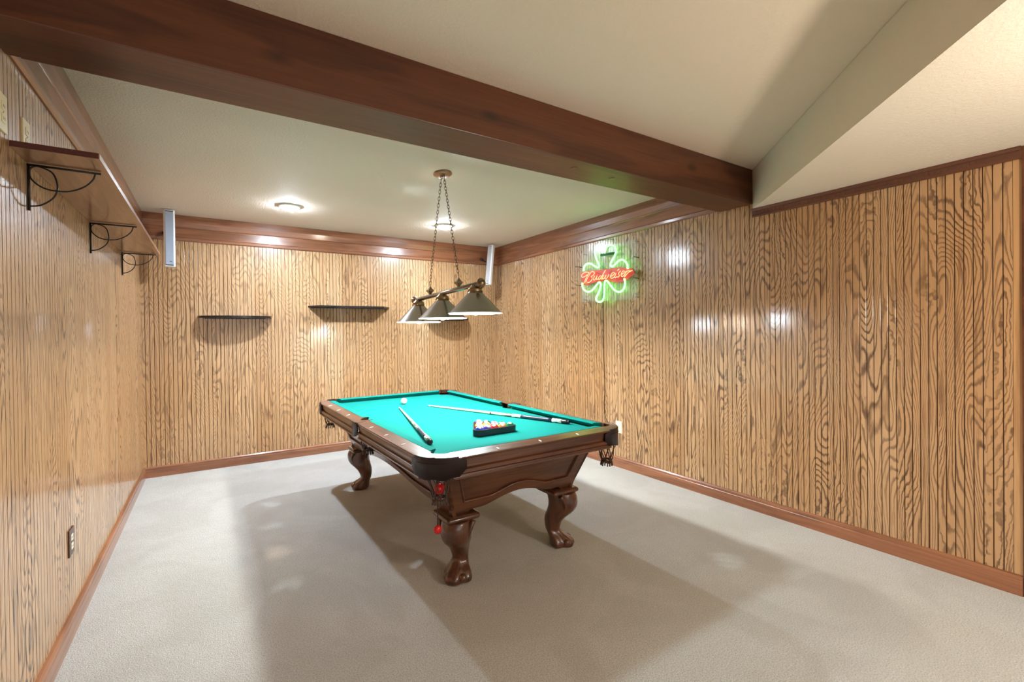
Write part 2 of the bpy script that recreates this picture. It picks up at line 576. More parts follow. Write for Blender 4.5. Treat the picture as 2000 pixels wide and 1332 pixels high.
# ceiling beam
beam = B().box(XL - 0.0, XR + 0.0, BEAM_Y0, BEAM_Y1, BEAM_Z, ZC - 0.0045).obj('ceiling_beam', M['beam'], kind='structure')
bevel(beam, 0.004, 2)
B().box(XL + 0.035, XR - 0.035, BEAM_Y1 + 0.0005, BEAM_Y1 + 0.012, BEAM_Z + 0.004, BEAM_Z + 0.022).obj('edge_strip', M['beam'], beam)
for px_, py_ in ((2.146, 2.068), (1.815, 2.050)):
    B().lathe([(0.020, BEAM_Z - 0.0025), (0.021, BEAM_Z + 0.004)], 20, (px_, py_, 0)).obj('wood_plug', M['ledge'], beam)

# ------------------------------------------------------------------ ceiling lights
def ceiling_light(loc, label):
    t = empty('ceiling_light', loc, label=label, cat='ceiling light', group='dome lights on the ceiling near the back wall')
    B().lathe([(0.070, 0.0), (0.100, 0.0), (0.103, -0.006), (0.098, -0.012), (0.074, -0.014)], 40).obj('trim_ring', M['dome_trim'], t)
    R = 0.072
    ln = B().lathe([(0.001, -0.041), (0.022, -0.0406), (0.036, -0.0392)], 24).obj('lens', M['dome'], t)
    B().lathe([(0.036, -0.0392), (0.060, -0.030), (R, -0.014), (R, -0.002)], 24, cap=False).obj('lens_skirt', M['dome_side'], ln)
    return t
ceiling_light((0.650, 4.760, ZC), 'white dome ceiling light nearer the left wall')
ceiling_light((2.268, 4.760, ZC), 'white dome ceiling light behind the hanging chains')

# ------------------------------------------------------------------ speakers
def speaker(loc, rot, label, grille_mat, w=0.092, h=0.545, d=0.075, mount=None):
    t = empty('wall_speaker', loc, label=label, cat='speaker', group='slim white speakers in the upper corners')
    t.rotation_euler = (Matrix.Rotation(rot[1], 3, 'Y') @ Matrix.Rotation(rot[0], 3, 'X') @ Matrix.Rotation(rot[2], 3, 'Z')).to_euler()
    prof = [(-w / 2, d * 0.15), (-w / 2 + 0.012, -d * 0.02), (w / 2 - 0.012, -d * 0.02), (w / 2, d * 0.15), (w / 2, d * 0.6), (w / 2 - 0.025, d), (-w / 2 + 0.025, d), (-w / 2, d * 0.6)]
    bevel(B().prism(prof, -h / 2, h / 2).obj('cabinet', M['white_plastic'], t), 0.003)
    B().prism([(-w / 2 + 0.013, 0), (-w / 2 + 0.016, -d * 0.09), (w / 2 - 0.016, -d * 0.09), (w / 2 - 0.013, 0)], -h / 2 + 0.018, h / 2 - 0.018).obj('grille', grille_mat, t)
    for s in (-1, 1):
        B().box(-w / 2 + 0.014, w / 2 - 0.014, -d * 0.10, 0.0, s * (h / 2 - 0.014) - 0.003, s * (h / 2 - 0.014) + 0.003).obj('grille_slot', M['black_plastic'], t)
    B().box(0.0, 0.018, -d * 0.115, 0.0, -h / 2 + 0.045, -h / 2 + 0.050).obj('badge', M['black_plastic'], t, label='tiny dark badge')
    if mount:
        R = t.rotation_euler.to_matrix().inverted()
        a = R @ (Vector(mount) - Vector(loc))
        bk = B().tube([(0, d * 0.9, 0.0), tuple(a * 0.5 + Vector((0, d * 0.4, 0))), tuple(a)], 0.008, 10)
        bk.obj('bracket', M['black_plastic'], t)
        B().sphere(tuple(a * 0.97), 0.021, 14, 8).obj('bracket_knob', M['black_plastic'], t)
    return t
speaker((-0.322, 5.43, 2.333), (0, 0, 0.06), 'slim white column speaker with blue-grey grille beside the long shelf', M['grille'], mount=(-0.375, 5.635, 2.42))
speaker((3.228, 5.40, 2.318), (0.0, 0.105, -1.25), 'slim white column speaker tilted in the right-hand corner', M['grille2'], mount=(3.245, 5.63, 2.43))

# ------------------------------------------------------------------ small shelves on the back wall
def arc_shelf(x0, x1, depth, z, label, name='wall_shelf'):
    cx, hw = (x0 + x1) / 2, (x1 - x0) / 2
    poly = [(cx - hw, 0.0)] + [(cx - hw * math.cos(PI * i / 24), -depth * math.sin(PI * i / 24) ** 0.9) for i in range(1, 24)] + [(cx + hw, 0.0)]
    t = empty(name, (0, YB, z), label=label, cat='shelf', group='small black shelves on the back wall')
    B().prism(poly, 0.003, 0.024).obj('board', M['black_wood'], t)
    B().box(x0 + 0.06, x1 - 0.06, -0.022, 0.0, -0.004, 0.003).obj('mounting_rail', M['black_wood'], t)
    return t
arc_shelf(-0.110, 0.575, 0.205, 1.572, 'black half-round shelf on the back wall, left of the other two')
arc_shelf(2.420, 3.030, 0.200, 1.562, 'black half-round shelf behind the hanging lamp shades')
t = empty('wall_shelf', (0, YB, 1.700), label='black straight-sided shelf between the two half-round ones', cat='shelf', group='small black shelves on the back wall')
B().prism([(0.955, 0.0), (1.055, -0.15), (1.80, -0.15), (1.915, 0.0)], 0.004, 0.024).obj('board', M['black_wood'], t)
B().prism([(0.985, 0.0), (1.07, -0.128), (1.785, -0.128), (1.885, 0.0)], -0.004, 0.004).obj('lower_lip', M['black_wood'], t)

# ------------------------------------------------------------------ long shelf on the left wall
t = empty('long_shelf', (XL, 2.22, 2.043), label='long stained wooden shelf high on the left wall', cat='shelf')
SW, SL = 0.236, 2.40
B().box(0.001, SW - 0.004, 0.003, SL, 0, 0.020).obj('board', M['shelf_wood'], t)
B().box(0.001, SW - 0.004, 0.0, 0.003, 0, 0.0205).obj('end_cap', M['shelf_end'], t, label='dark maroon end edge')
B().box(SW - 0.004, SW, 0.0, SL, 0, 0.0202).obj('front_edge', M['trim_y'], t)
def bracket(y, label):
    t = empty('shelf_bracket', (XL, y, 2.040), label=label, cat='bracket', group='black wire brackets under the long shelf')
    B().tube([(0.004, 0, 0.0), (0.004, 0, -0.175)], 0.0042, 8).obj('upright', M['black_metal'], t)
    B().tube([(0.0, 0, -0.0035), (0.212, 0, -0.0035)], 0.0042, 8).obj('arm', M['black_metal'], t)
    pts = [(.002, .160), (.0375, .150), (.0725, .117), (.0835, .076), (.0725, .0275), (.0425, .0085), (.0185, .0085), (.0065, .028), (.0125, .058), (.0425, .084), (.0825, .091), (.1225, .085), (.1625, .061), (.1875, .03), (.195, .005)]
    B().tube([(a, 0, -d) for a, d in spline([(p[0], p[1]) for p in pts], 5)], 0.003, 8).obj('scroll', M['black_metal'], t)
bracket(2.400, 'black wire scroll bracket nearest the camera, under the long shelf')
bracket(3.450, 'black wire scroll bracket under the middle of the long shelf')
bracket(4.560, 'black wire scroll bracket at the far end of the long shelf')

# ------------------------------------------------------------------ wall plates
def plate(name, xw, sgn, y, z, w, h, mats, label, cat, group=None, kind2='outlet'):
    t = empty(name, (xw, y, z), label=label, cat=cat, group=group)
    def X(a, b):
        return (min(sgn * a, sgn * b), max(sgn * a, sgn * b))
    x0, x1 = X(-0.001, 0.006)
    bevel(B().box(x0, x1, -w / 2, w / 2, -h / 2, h / 2).obj('face_plate', mats[0], t), 0.002)
    for s in (-1, 1):
        x0, x1 = X(0.005, 0.0085)
        so = B().box(x0, x1, -0.0165, 0.0165, s * 0.0205 - 0.0145, s * 0.0205 + 0.0145).obj('socket', mats[1], t)
        bevel(so, 0.003)
        for q in (-1, 1):
            x0, x1 = X(0.008, 0.0090)
            B().box(x0, x1, q * 0.006 - 0.0012, q * 0.006 + 0.0012, s * 0.0205 - 0.005, s * 0.0205 + 0.005).obj('slot', M['black_plastic'], so)
    x0, x1 = X(0.0055, 0.0072)
    B().box(x0, x1, -0.002, 0.002, -0.002, 0.002).obj('screw', M['brass'], t)
    return t
plate('wall_outlet', XL, 1, 2.381, 2.130, 0.078, 0.125, (M['ivory'], M['ivory']), 'ivory wall outlet just above the near end of the long shelf', 'outlet')
plate('wall_outlet', XL, 1, 2.150, 2.130, 0.078, 0.125, (M['ivory'], M['ivory']), 'ivory wall outlet at the left edge, nearer than the long shelf', 'outlet')
plate('wall_outlet', XL, 1, 2.912, 0.425, 0.088, 0.125, (M['brown_plate'], M['cream']), 'brown wall outlet with cream sockets low on the left wall', 'outlet')
plate('wall_outlet', XR, -1, 3.325, 0.409, 0.085, 0.122, (M['cream'], M['cream']), 'cream wall outlet low on the right wall behind the table corner', 'outlet')

# ------------------------------------------------------------------ pool table
TC = Vector((1.521, 3.255, 0.0))
TR = 0.016636
table = empty('pool_table', TC, TR, label='carved wooden pool table with green cloth and claw feet', cat='pool table')
ZR, ZB_ = 0.790, 0.752       # rail top, bed
HU, HV = 0.684, 1.238        # outer half sizes
ZO = ZR - 0.013              # the rail tops fall outwards
WU, WV = 0.607, 1.168        # inner edge of the wooden rail
NU, NV = 0.559, 1.118        # cushion nose
CR = 0.057                   # corner pocket radius

def arc(cx, cy, r, a0, a1, n):
    return [(cx + r * math.cos(a0 + (a1 - a0) * i / n), cy + r * math.sin(a0 + (a1 - a0) * i / n)) for i in range(n + 1)]
def D(a):
    return a * PI / 180
# playing bed with pocket notches
poly = []
def corner_notch(su, sv):
    # arc through the inner side of the pocket
    pts = arc(NU, NV, CR + 0.004, D(140), D(310), 12)          # for +u +v corner, inner side
    return [(su * a, sv * c) for a, c in pts]
q = corner_notch(1, 1)                     # starts near top edge, ends near right edge
side = arc(0.612, 0, 0.052, D(95), D(265), 10)
loop = []
loop += [(0.56 - 0.05, 1.172)] + q + [(0.612, 1.05)]
loop += [(0.612, 0.08)] + side + [(0.612, -0.08)]
loop += [(0.612, -1.05)] + [(a, -c) for a, c in reversed(q)] + [(0.51, -1.172)]
loop += [(-0.51, -1.172)] + [(-a, -c) for a, c in q] + [(-0.612, -1.05)]
loop += [(-0.612, -0.08)] + [(-a, -c) for a, c in side] + [(-0.612, 0.08)]
loop += [(-0.612, 1.05)] + [(-a, c) for a, c in reversed(q)] + [(-0.51, 1.172)]
def rail_z(a, c):
    t = max((abs(a) - WU) / (HU - WU), (abs(c) - WV) / (HV - WV), 0.0)
    return ZR + 0.001 - 0.0125 * min(t, 1.0)
def tri_prism(loop, z0, z1, name, mat, parent, zf=None):
    me = bpy.data.meshes.new(name)
    bm = bmesh.new()
    vs = [bm.verts.new((a, c, zf(a, c) if zf else z1)) for a, c in loop]
    f = bm.faces.new(vs)
    bmesh.ops.triangulate(bm, faces=[f])
    ret = bmesh.ops.extrude_face_region(bm, geom=bm.faces[:])
    for e in ret['geom']:
        if isinstance(e, bmesh.types.BMVert):
            e.co.z = z0
    bmesh.ops.recalc_face_normals(bm, faces=bm.faces)
    bm.to_mesh(me); bm.free()
    return link(name, me, parent, mat)
tri_prism(loop, ZB_ - 0.026, ZB_, 'playing_cloth', M['felt'], table)

# cushions: wedge profile (offset outwards from nose, height)
cprof = [(0.0485, ZB_ + 0.001), (0.0485, ZR + 0.0005), (0.012, ZR + 0.0010), (0.003, ZR - 0.001), (0.0, ZR - 0.006), (0.004, ZR - 0.010), (0.040, ZB_ + 0.001)]
def cushion(fn, a0, a1, k0, k1):
    n = len(cprof)
    bb = B()
    vs = [fn(d, a0 - k0 * d, h) for d, h in cprof] + [fn(d, a1 + k1 * d, h) for d, h in cprof]
    fs = [list(range(n)), list(range(n, 2 * n))[::-1]] + [(i, (i + 1) % n, n + (i + 1) % n, n + i) for i in range(n)]
    bb.add(vs, fs)
    bb.obj('cushion', M['felt'], table)
for su in (-1, 1):
    cushion(lambda d, a, h, su=su: (su * (NU + d), a, h), 0.066, NV - 0.066, -0.22, 0.62)
    cushion(lambda d, a, h, su=su: (su * (NU + d), -a, h), 0.066, NV - 0.066, -0.22, 0.62)
for sv in (-1, 1):
    cushion(lambda d, a, h, sv=sv: (a, sv * (NV + d), h), -NU + 0.066, NU - 0.066, 0.62, 0.62)

# wooden rail tops and aprons (profile: distance outwards from the inner rail edge, height)
W = HU - WU
rprof = [(0.0, ZB_ - 0.02), (0.0, ZR - 0.001), (0.003, ZR), (W - 0.012, ZO + 0.0015), (W - 0.003, ZO - 0.001), (W, ZO - 0.006), (W - 0.002, ZO - 0.011), (W - 0.010, ZO - 0.014), (W - 0.010, ZB_ - 0.02)]
WN = HV - WV
rprofn = [(d if d < 0.02 else d + WN - W, h) for d, h in rprof]
aprof = [(W - 0.040, ZO - 0.0259), (W - 0.009, ZO - 0.0145), (W - 0.008, ZO - 0.0307), (W - 0.019, ZO - 0.0379), (W - 0.016, ZO - 0.0571), (W - 0.003, ZO - 0.0643), (W - 0.002, ZO - 0.0811), (W - 0.013, ZO - 0.0907), (W - 0.011, ZO - 0.0991), (W - 0.001, ZO - 0.0967), (W - 0.001, ZO - 0.1051), (W - 0.006, ZO - 0.1099), (W - 0.030, ZO - 0.1099)]
aprofn = [(d + WN - W, h) for d, h in aprof]
def run(prof, fn, a0, a1, name, mat, **kw):
    n = len(prof)
    vs = [fn(d, a0, h) for d, h in prof] + [fn(d, a1, h) for d, h in prof]
    fs = [list(range(n)), list(range(n, 2 * n))[::-1]] + [(i, (i + 1) % n, n + (i + 1) % n, n + i) for i in range(n)]
    return B().add(vs, fs).obj(name, mat, table, **kw)
for su in (-1, 1):
    for sv in (-1, 1):
        fn = lambda d, a, h, su=su, sv=sv: (su * (WU + d), sv * a, h)
        r = run(rprof, fn, 0.058, 1.105, 'rail', M['tab_v'])
        run(aprof, fn, 0.060, 1.112, 'apron', M['tab_v'])
        for i in (1, 2, 3):
            v = sv * (NV - i * 0.2795)
            u = su * (NU + 0.094)
            B().prism([(u - 0.0145, v), (u, v - 0.0062), (u + 0.0145, v), (u, v + 0.0062)], -0.002, 0.0014, lambda a, c, h: (a, c, rail_z(a, c) - 0.001 + h)).obj('sight', M['pearl'], table)
for sv in (-1, 1):
    fn = lambda d, a, h, sv=sv: (a, sv * (WV + d), h)
    run(rprofn, fn, -0.530, 0.530, 'rail', M['tab_u'])
    run(aprofn, fn, -0.537, 0.537, 'apron', M['tab_u'])
    for i in (-1, 0, 1):
        u = i * 0.2795
        v = sv * (NV + 0.094)
        B().prism([(u - 0.0062, v), (u, v - 0.0145), (u + 0.0062, v), (u, v + 0.0145)], -0.002, 0.0014, lambda a, c, h: (a, c, rail_z(a, c) - 0.001 + h)).obj('sight', M['pearl'], table)

# corner pockets: rim, leather shield, net
CO = 0.160
def corner(su, sv):
    def T(a, c):
        return (su * a, sv * c)
    outer = arc(HU - CO, HV - CO, CO, D(0), D(90), 14)                     # from (HU, ..) to (.., HV)
    inner = arc(NU + 0.002, NV + 0.002, CR, D(118), D(-28), 14)            # around the outside of the hole
    polyc = outer + [(0.530, WV)] + inner + [(WU, 1.105)]
    pts = [T(a, c) for a, c in polyc]
    bb = B()
    o = tri_prism(pts, ZR - 0.03, ZR + 0.0015, 'pocket_iron', M['tab_u'], table, rail_z)
    # leather shield: wall around the corner, with rolled upper rim and scalloped lower edge
    arcp = [(HU - 0.004, HV - CO - 0.045)] + arc(HU - CO, HV - CO, CO, D(0), D(90), 18) + [(HU - CO - 0.045, HV - 0.004)]
    m = len(arcp)
    ring_t, ring_b, ring_ti, ring_bi = [], [], [], []
    cx, cy = HU - CO, HV - CO
    for i, (a, c) in enumerate(arcp):
        s = i / (m - 1)
        nrm = Vector((a - cx, c - cy)).normalized() if 0 < i < m - 1 else (Vector((1, 0)) if i == 0 else Vector((0, 1)))
        low = ZO - 0.088 - 0.014 * math.sin(PI * s) ** 0.8 - (0.004 * math.cos(6 * PI * s))
        if i in (0, m - 1):
            low = ZO - 0.060
        oa, oc = a + nrm.x * 0.006, c + nrm.y * 0.006
        ia, ic = a - nrm.x * 0.004, c - nrm.y * 0.004
        top = ZO - 0.002 if 0 < i < m - 1 else ZO - 0.016
        ring_t.append((*T(oa, oc), top)); ring_b.append((*T(oa, oc), low))
        ring_ti.append((*T(ia, ic), top)); ring_bi.append((*T(ia, ic), low))
    bb.loft([ring_t, ring_b, ring_bi, ring_ti, ring_t], cap=False, closed=False)
    sh = bb.obj('pocket_shield', M['leather'], table)
    rim = [(*T(a + 0.0, c + 0.0), ZO + 0.001) for a, c in arcp[1:-1]]
    B().tube(rim, 0.0062, 8).obj('shield_roll', M['leather'], sh)
    rim2 = [(*T(*(Vector((a, c)) + (Vector((a - cx, c - cy)).normalized() * 0.006))), ZO - 0.024) for a, c in arcp[1:-1]]
    B().tube(rim2, 0.0028, 6).obj('seam', M['leather'], sh)
    # net of leather straps
    net_c = T(NU + 0.028, NV + 0.028)
    net(net_c)
    # leather liner inside the hole
    lin = [(*T(a, c), rail_z(a, c) - 0.001) for a, c in inner]
    lin2 = [(*T(a, c), ZR - 0.034) for a, c in inner]
    B().loft([lin, lin2], cap=False, closed=False).obj('pocket_liner', M['leather'], table)

def net(c, top=0.700, bot=0.565):
    def rad(t):
        return 0.060 - 0.030 * t ** 1.5
    bb = B()
    m = 7
    for d in (-1, 1):
        for j in range(m):
            pts = []
            for s in range(9):
                t = s / 8
                an = 2 * PI * j / m + d * 0.95 * t
                wob = 1 + 0.05 * math.sin(t * 3 * PI)
                pts.append((c[0] + rad(t) * wob * math.cos(an), c[1] + rad(t) * wob * math.sin(an), top + (bot - top) * t))
            bb.tube(pts, 0.0032, 5)
    o = bb.obj('pocket_net', M['net'], table)
    bb = B()
    bb.lathe([(0.0315, bot + 0.008), (0.034, bot + 0.002), (0.0325, bot - 0.004), (0.029, bot - 0.002), (0.029, bot + 0.006)], 18, (c[0], c[1], 0), cap=False)
    for j in range(14):
        an = 2 * PI * j / 14
        r0, r1 = 0.031, 0.036 + 0.003 * random.random()
        bb.tube([(c[0] + r0 * math.cos(an), c[1] + r0 * math.sin(an), bot), (c[0] + r1 * math.cos(an), c[1] + r1 * math.sin(an), bot - 0.026 - 0.008 * random.random())], 0.0045, 5)
    bb.obj('net_fringe', M['net'], o)
for su in (-1, 1):
    for sv in (-1, 1):
        corner(su, sv)

# side pockets
def side_pocket(su):
    c0 = NU + 0.030
    def T(a, v):
        return (su * a, v)
    hole = arc(c0, 0, 0.050, D(112), D(-112), 16)
    outer = [(HU - 0.001, -0.062), (HU + 0.004, -0.040), (HU + 0.006, 0.0), (HU + 0.004, 0.040), (HU - 0.001, 0.062)]
    p = outer + [(WU, 0.062)] + [(a, v) for a, v in hole] + [(WU, -0.062)]
    tri_prism([T(a, v) for a, v in p], ZR - 0.03, ZR + 0.0015, 'pocket_iron', M['tab_v'], table, rail_z)
    bb = B()
    outs = [(HU + 0.002, -0.062), (HU + 0.007, -0.038), (HU + 0.009, 0.0), (HU + 0.007, 0.038), (HU + 0.002, 0.062)]
    tt = [(*T(a, v), ZO - 0.002) for a, v in outs]
    lo = [ZO - 0.075, ZO - 0.092, ZO - 0.102, ZO - 0.092, ZO - 0.075]
    bb.loft([tt, [(*T(a, v), z) for (a, v), z in zip(outs, lo)], [(*T(a - 0.008, v), z) for (a, v), z in zip(outs, lo)], [(*T(a - 0.008, v), ZO - 0.002) for a, v in outs], tt], cap=False, closed=False)
    sh = bb.obj('pocket_shield', M['leather'], table)
    B().tube([(*T(a, v), ZO + 0.001) for a, v in outs], 0.0055, 8).obj('shield_roll', M['leather'], sh)
    net(T(c0 + 0.004, 0), 0.695, 0.572)
    B().loft([[(*T(a, v), rail_z(a, v) - 0.001) for a, v in hole], [(*T(a, v), ZR - 0.032) for a, v in hole]], cap=False, closed=False).obj('pocket_liner', M['leather'], table)
side_pocket(1)
side_pocket(-1)

# cabinet: four flared panels with recessed fields and arched lower edges
CU, CV, CZ0, CZ1, FL = 0.432, 0.980, 0.381, 0.695, 0.36
def wall_panel(half, off, arch_half, arch_h, fn, mat):
    """fn(a, depth, z); outer loop and inner loop matched point by point"""
    zb = 0.402
    def hw(z):
        return half + (z - CZ0) * FL
    nA = 28
    outer, inner = [], []
    def low(a, h, z0, ah):
        x = abs(a) / ah
        return z0 + (h * (0.5 * (1 + math.cos(PI * min(1, x)))) ** 0.6 if x < 1 else 0)
    for i in range(nA + 1):
        s = -1 + 2 * i / nA
        a = s * (half + 0.02 * FL)
        ai = s * (half - 0.058)
        zz = low(a, arch_h, zb, arch_half)
        outer.append((a, zz if abs(s) < 0.74 else CZ0))
        inner.append((ai, low(ai, arch_h * 0.9, zb + 0.058, arch_half * 0.85)))
    m = 8
    for i in range(1, m + 1):
        z = CZ0 + (CZ1 - CZ0) * i / m
        outer.append((hw(z), z)); zi = 0.46 + (0.682 - 0.46) * i / m
        inner.append((hw(zi) - 0.088, zi))
    for i in range(1, nA):
        s = 1 - 2 * i / nA
        outer.append((s * hw(CZ1), CZ1)); inner.append((s * (hw(0.682) - 0.088), 0.682))
    for i in range(0, m):
        z = CZ1 - (CZ1 - CZ0) * i / m
        zi = 0.682 - (0.682 - 0.46) * i / m
        outer.append((-hw(z), z)); inner.append((-(hw(zi) - 0.088), zi))
    n = len(outer)
    bb = B()
    R0 = [fn(a, 0.0, z) for a, z in outer]
    R1 = [fn(a, 0.0, z) for a, z in inner]
    R2 = [fn(a * 0.988, -0.007, 0.57 + (z - 0.57) * 0.97) for a, z in inner]
    Rb = [fn(a, -0.022, z) for a, z in outer]
    bb.add(R0 + R1, [(i, (i + 1) % n, n + (i + 1) % n, n + i) for i in range(n)])
    bb.add(R1 + R2, [(i, (i + 1) % n, n + (i + 1) % n, n + i) for i in range(n)])
    bb.add(R2, [list(range(n))])
    bb.add(R0 + Rb, [(i, (i + 1) % n, n + (i + 1) % n, n + i) for i in range(n)])
    o = bb.obj('cabinet_panel', mat, table)
    # fix the concave field by triangulating it
    bm = bmesh.new(); bm.from_mesh(o.data)
    big = [f for f in bm.faces if len(f.verts) > 8]
    bmesh.ops.triangulate(bm, faces=big)
    bm.to_mesh(o.data); bm.free()
    bead = [fn(a, 0.002, z) for a, z in inner]
    B().tube(bead, 0.0058, 6, closed=True).obj('bead', mat, o)
for sv in (-1, 1):
    wall_panel(CU, CV, 0.235, 0.052, lambda a, d, z, sv=sv: (a, sv * (CV + (z - CZ0) * FL + d), z), M['tab_u'])
for su in (-1, 1):
    wall_panel(CV, CU, 0.60, 0.055, lambda a, d, z, su=su: (su * (CU + (z - CZ0) * FL + d), a, z), M['tab_v'])
# frame under the slate
B().box(-0.52, 0.52, -1.06, 1.06, 0.695, 0.7255).obj('slate', M['groove'], table)

# legs
LP = [(.352, -.085, .098, .080), (.32, -.074, .112, .083), (.285, -.069, .115, .084), (.255, -.071, .108, .081), (.225, -.080, .086, .075), (.19, -.093, .046, .061), (.16, -.097, .018, .053), (.125, -.094, .003, .047), (.10, -.088, .004, .046), (.08, -.078, .026, .051), (.06, -.071, .056, .063), (.04, -.068, .077, .071), (.022, -.066, .083, .074), (.008, -.060, .078, .070), (.0, -.050, .066, .060)]
def leg(su, sv):
    cu, cv = 0.374, 0.927
    d = Vector((su, sv)).normalized()
    e = Vector((-d.y, d.x))
    seg = 40
    # densify
    prof = spline([Vector(p[:3]) for p in LP], 3)
    wid = spline([Vector((p[0], p[3])) for p in LP], 3)
    rings = []
    for p, w in zip(prof, wid):
        z = max(0.0, p[0]); ri, ro, hw = p[1], p[2], w[1]
        c = (ri + ro) / 2; a = (ro - ri) / 2
        ring = []
        for j in range(seg):
            th = 2 * PI * j / seg
            ct, st = math.cos(th), math.sin(th)
            ex = 2.35
            rr = 1.0 / (abs(ct) ** ex + abs(st) ** ex) ** (1 / ex)
            claw = 0.0
            if z < 0.145 and ct > -0.35:
                claw = (0.17 * math.cos(4.3 * th)) * min(1, (0.145 - z) / 0.08)
            ridge = 0.05 * max(0, math.cos(th)) ** 12 if z > 0.12 else 0
            rr *= 1 + claw + ridge
            x, y = c + a * rr * ct, hw * rr * st
            ring.append((cu * su + d.x * x + e.x * y, cv * sv + d.y * x + e.y * y, z))
        rings.append(ring)
    L = B().loft(rings).obj('leg', M['tab_z'], table)
    # carved ball showing between the claws
    for s in (-1, 1):
        x, y = 0.050, s * 0.043
        B().sphere((cu * su + d.x * x + e.x * y, cv * sv + d.y * x + e.y * y, 0.034), 0.0235, 14, 8).obj('claw_ball', M['tab_z'], L)
    # ear scrolls at both shoulders
    for s in (-1, 1):
        pts = []
        for i in range(9):
            t = i / 8
            x = 0.015 + 0.03 * math.sin(t * 2.6)
            y = s * (0.098 - 0.030 * t)
            pts.append((cu * su + d.x * x + e.x * y, cv * sv + d.y * x + e.y * y, 0.345 - 0.115 * t))
        B().tube(pts, [0.016 * (1 - 0.75 * i / 8) for i in range(9)], 8).obj('ear', M['tab_z'], L)
    # moulded cap
    cc = (0.371 * su, 0.908 * sv)
    h = 0.100
    bb = B()
    rings = []
    for z, g in ((0.347, -0.012), (0.350, -0.002), (0.356, 0.0035), (0.364, 0.005), (0.372, 0.003), (0.378, -0.004), (0.381, -0.014)):
        r = h + g
        rings.append([(cc[0] + a, cc[1] + c, z) for a, c in
                      [p for (sx, sy, a0) in ((1, 1, 0), (-1, 1, 90), (-1, -1, 180), (1, -1, 270)) for p in arc(sx * (r - 0.016), sy * (r - 0.016), 0.016, D(a0), D(a0 + 90), 4)]])
    bb.loft(rings).obj('leg_cap', M['tab_z'], L)
for su in (-1, 1):
    for sv in (-1, 1):
        leg(su, sv)

# ------------------------------------------------------------------ things on the table
def tw(u, v, z):
    c, s = math.cos(TR), math.sin(TR)
    return Vector((TC.x + c * u - s * v, TC.y + s * u + c * v, z))
BR = 0.0286
def ball_mat(name, c, stripe):
    k = N(name)
    if stripe:
        z = k.sep(k.obj())[2]
        m = k.ramp(k.math('ABSOLUTE', z), [(0.0150, 1.0), (0.0156, 0.0)])
        k.col(k.mix(m, (0.86, 0.80, 0.66), c))
    else:
        x = k.sep(k.obj())
        r = k.math('SQRT', k.math('ADD', k.math('MULTIPLY', x[0], x[0]), k.math('MULTIPLY', x[1], x[1])))
        m = k.ramp(r, [(0.0078, 1.0), (0.0083, 0.0)])
        k.col(k.mix(m, c, (0.86, 0.80, 0.66)))
    k.set(rough=0.06, coat=1.0, coatr=0.03)
    return k.m
sph = B().sphere((0, 0, 0), BR, 28, 16).mesh('billiard_ball')
def ball(u, v, c, stripe, label, z=ZB_ + BR + 0.0004, group='billiard balls in the triangle', rot=None):
    me = sph.copy()
    me.materials.append(ball_mat('ball_' + str(len(bpy.data.materials)), c, stripe) if c else M['cue_ball'])
    o = link('billiard_ball', me)
    o.location = tw(u, v, z)
    o.rotation_euler = rot if rot else (random.uniform(0.5, 2.6), random.uniform(-0.8, 0.8), random.uniform(0, 6.28))
    tag(o, label=label, cat='ball', group=group)
    return o
M['cue_ball'] = plain('ivory_ball', (0.92, 0.90, 0.80), 0.06, coat=1.0)
ball(-0.046, 0.706, None, False, 'white cue ball alone at the far end of the cloth', group=None)
YEL, BLU, RED, PUR, ORG, GRN, MAR, BLK = (0.80, 0.52, 0.03), (0.02, 0.07, 0.50), (0.62, 0.02, 0.03), (0.07, 0.05, 0.36), (0.85, 0.26, 0.05), (0.0, 0.16, 0.07), (0.22, 0.01, 0.02), (0.01, 0.01, 0.012)
rows = [
    [(BLU, 0, 'solid bright blue ball at the near left corner of the rack'), (PUR, 0, 'solid violet ball between the blue and red balls of the nearest row'), (RED, 0, 'solid red ball in the middle of the nearest rack row'), (ORG, 0, 'solid orange ball beside the green one in the nearest rack row'), (GRN, 0, 'solid dark green ball at the near right corner of the rack')],
    [(MAR, 1, 'maroon-striped ball behind the bright blue corner ball'), (ORG, 1, 'orange-striped ball in the second rack row behind the violet ball'), (RED, 1, 'red-striped ball in the second rack row behind the red ball'), (GRN, 1, 'green-striped ball in the second rack row behind the orange ball')],
    [(YEL, 1, 'yellow-striped ball in the third rack row, at its left end'), (YEL, 0, 'solid yellow ball in the centre of the rack'), (BLU, 1, 'blue-striped ball in the third rack row, at its right end')],
    [(MAR, 0, 'solid maroon ball in the fourth rack row'), (BLK, 0, 'solid black ball in the fourth rack row')],
    [(PUR, 1, 'violet-striped ball at the far point of the rack')],
]
RU, RV = -0.026, -0.784
for i, row in enumerate(rows):
    for j, (c, st, lb) in enumerate(row):
        u = RU + (j - (len(row) - 1) / 2) * BR * 2.006
        v = RV + i * BR * 2.006 * math.sqrt(3) / 2
        rt = (random.uniform(0.3, 0.9), random.uniform(-0.5, 0.5), 0) if st else (random.uniform(0.2, 0.6), random.uniform(-0.4, 0.4), 0)
        ball(u, v, c, st, lb + '', rot=(rt[0] + (0.9 if st else 0), rt[1], rt[2]))
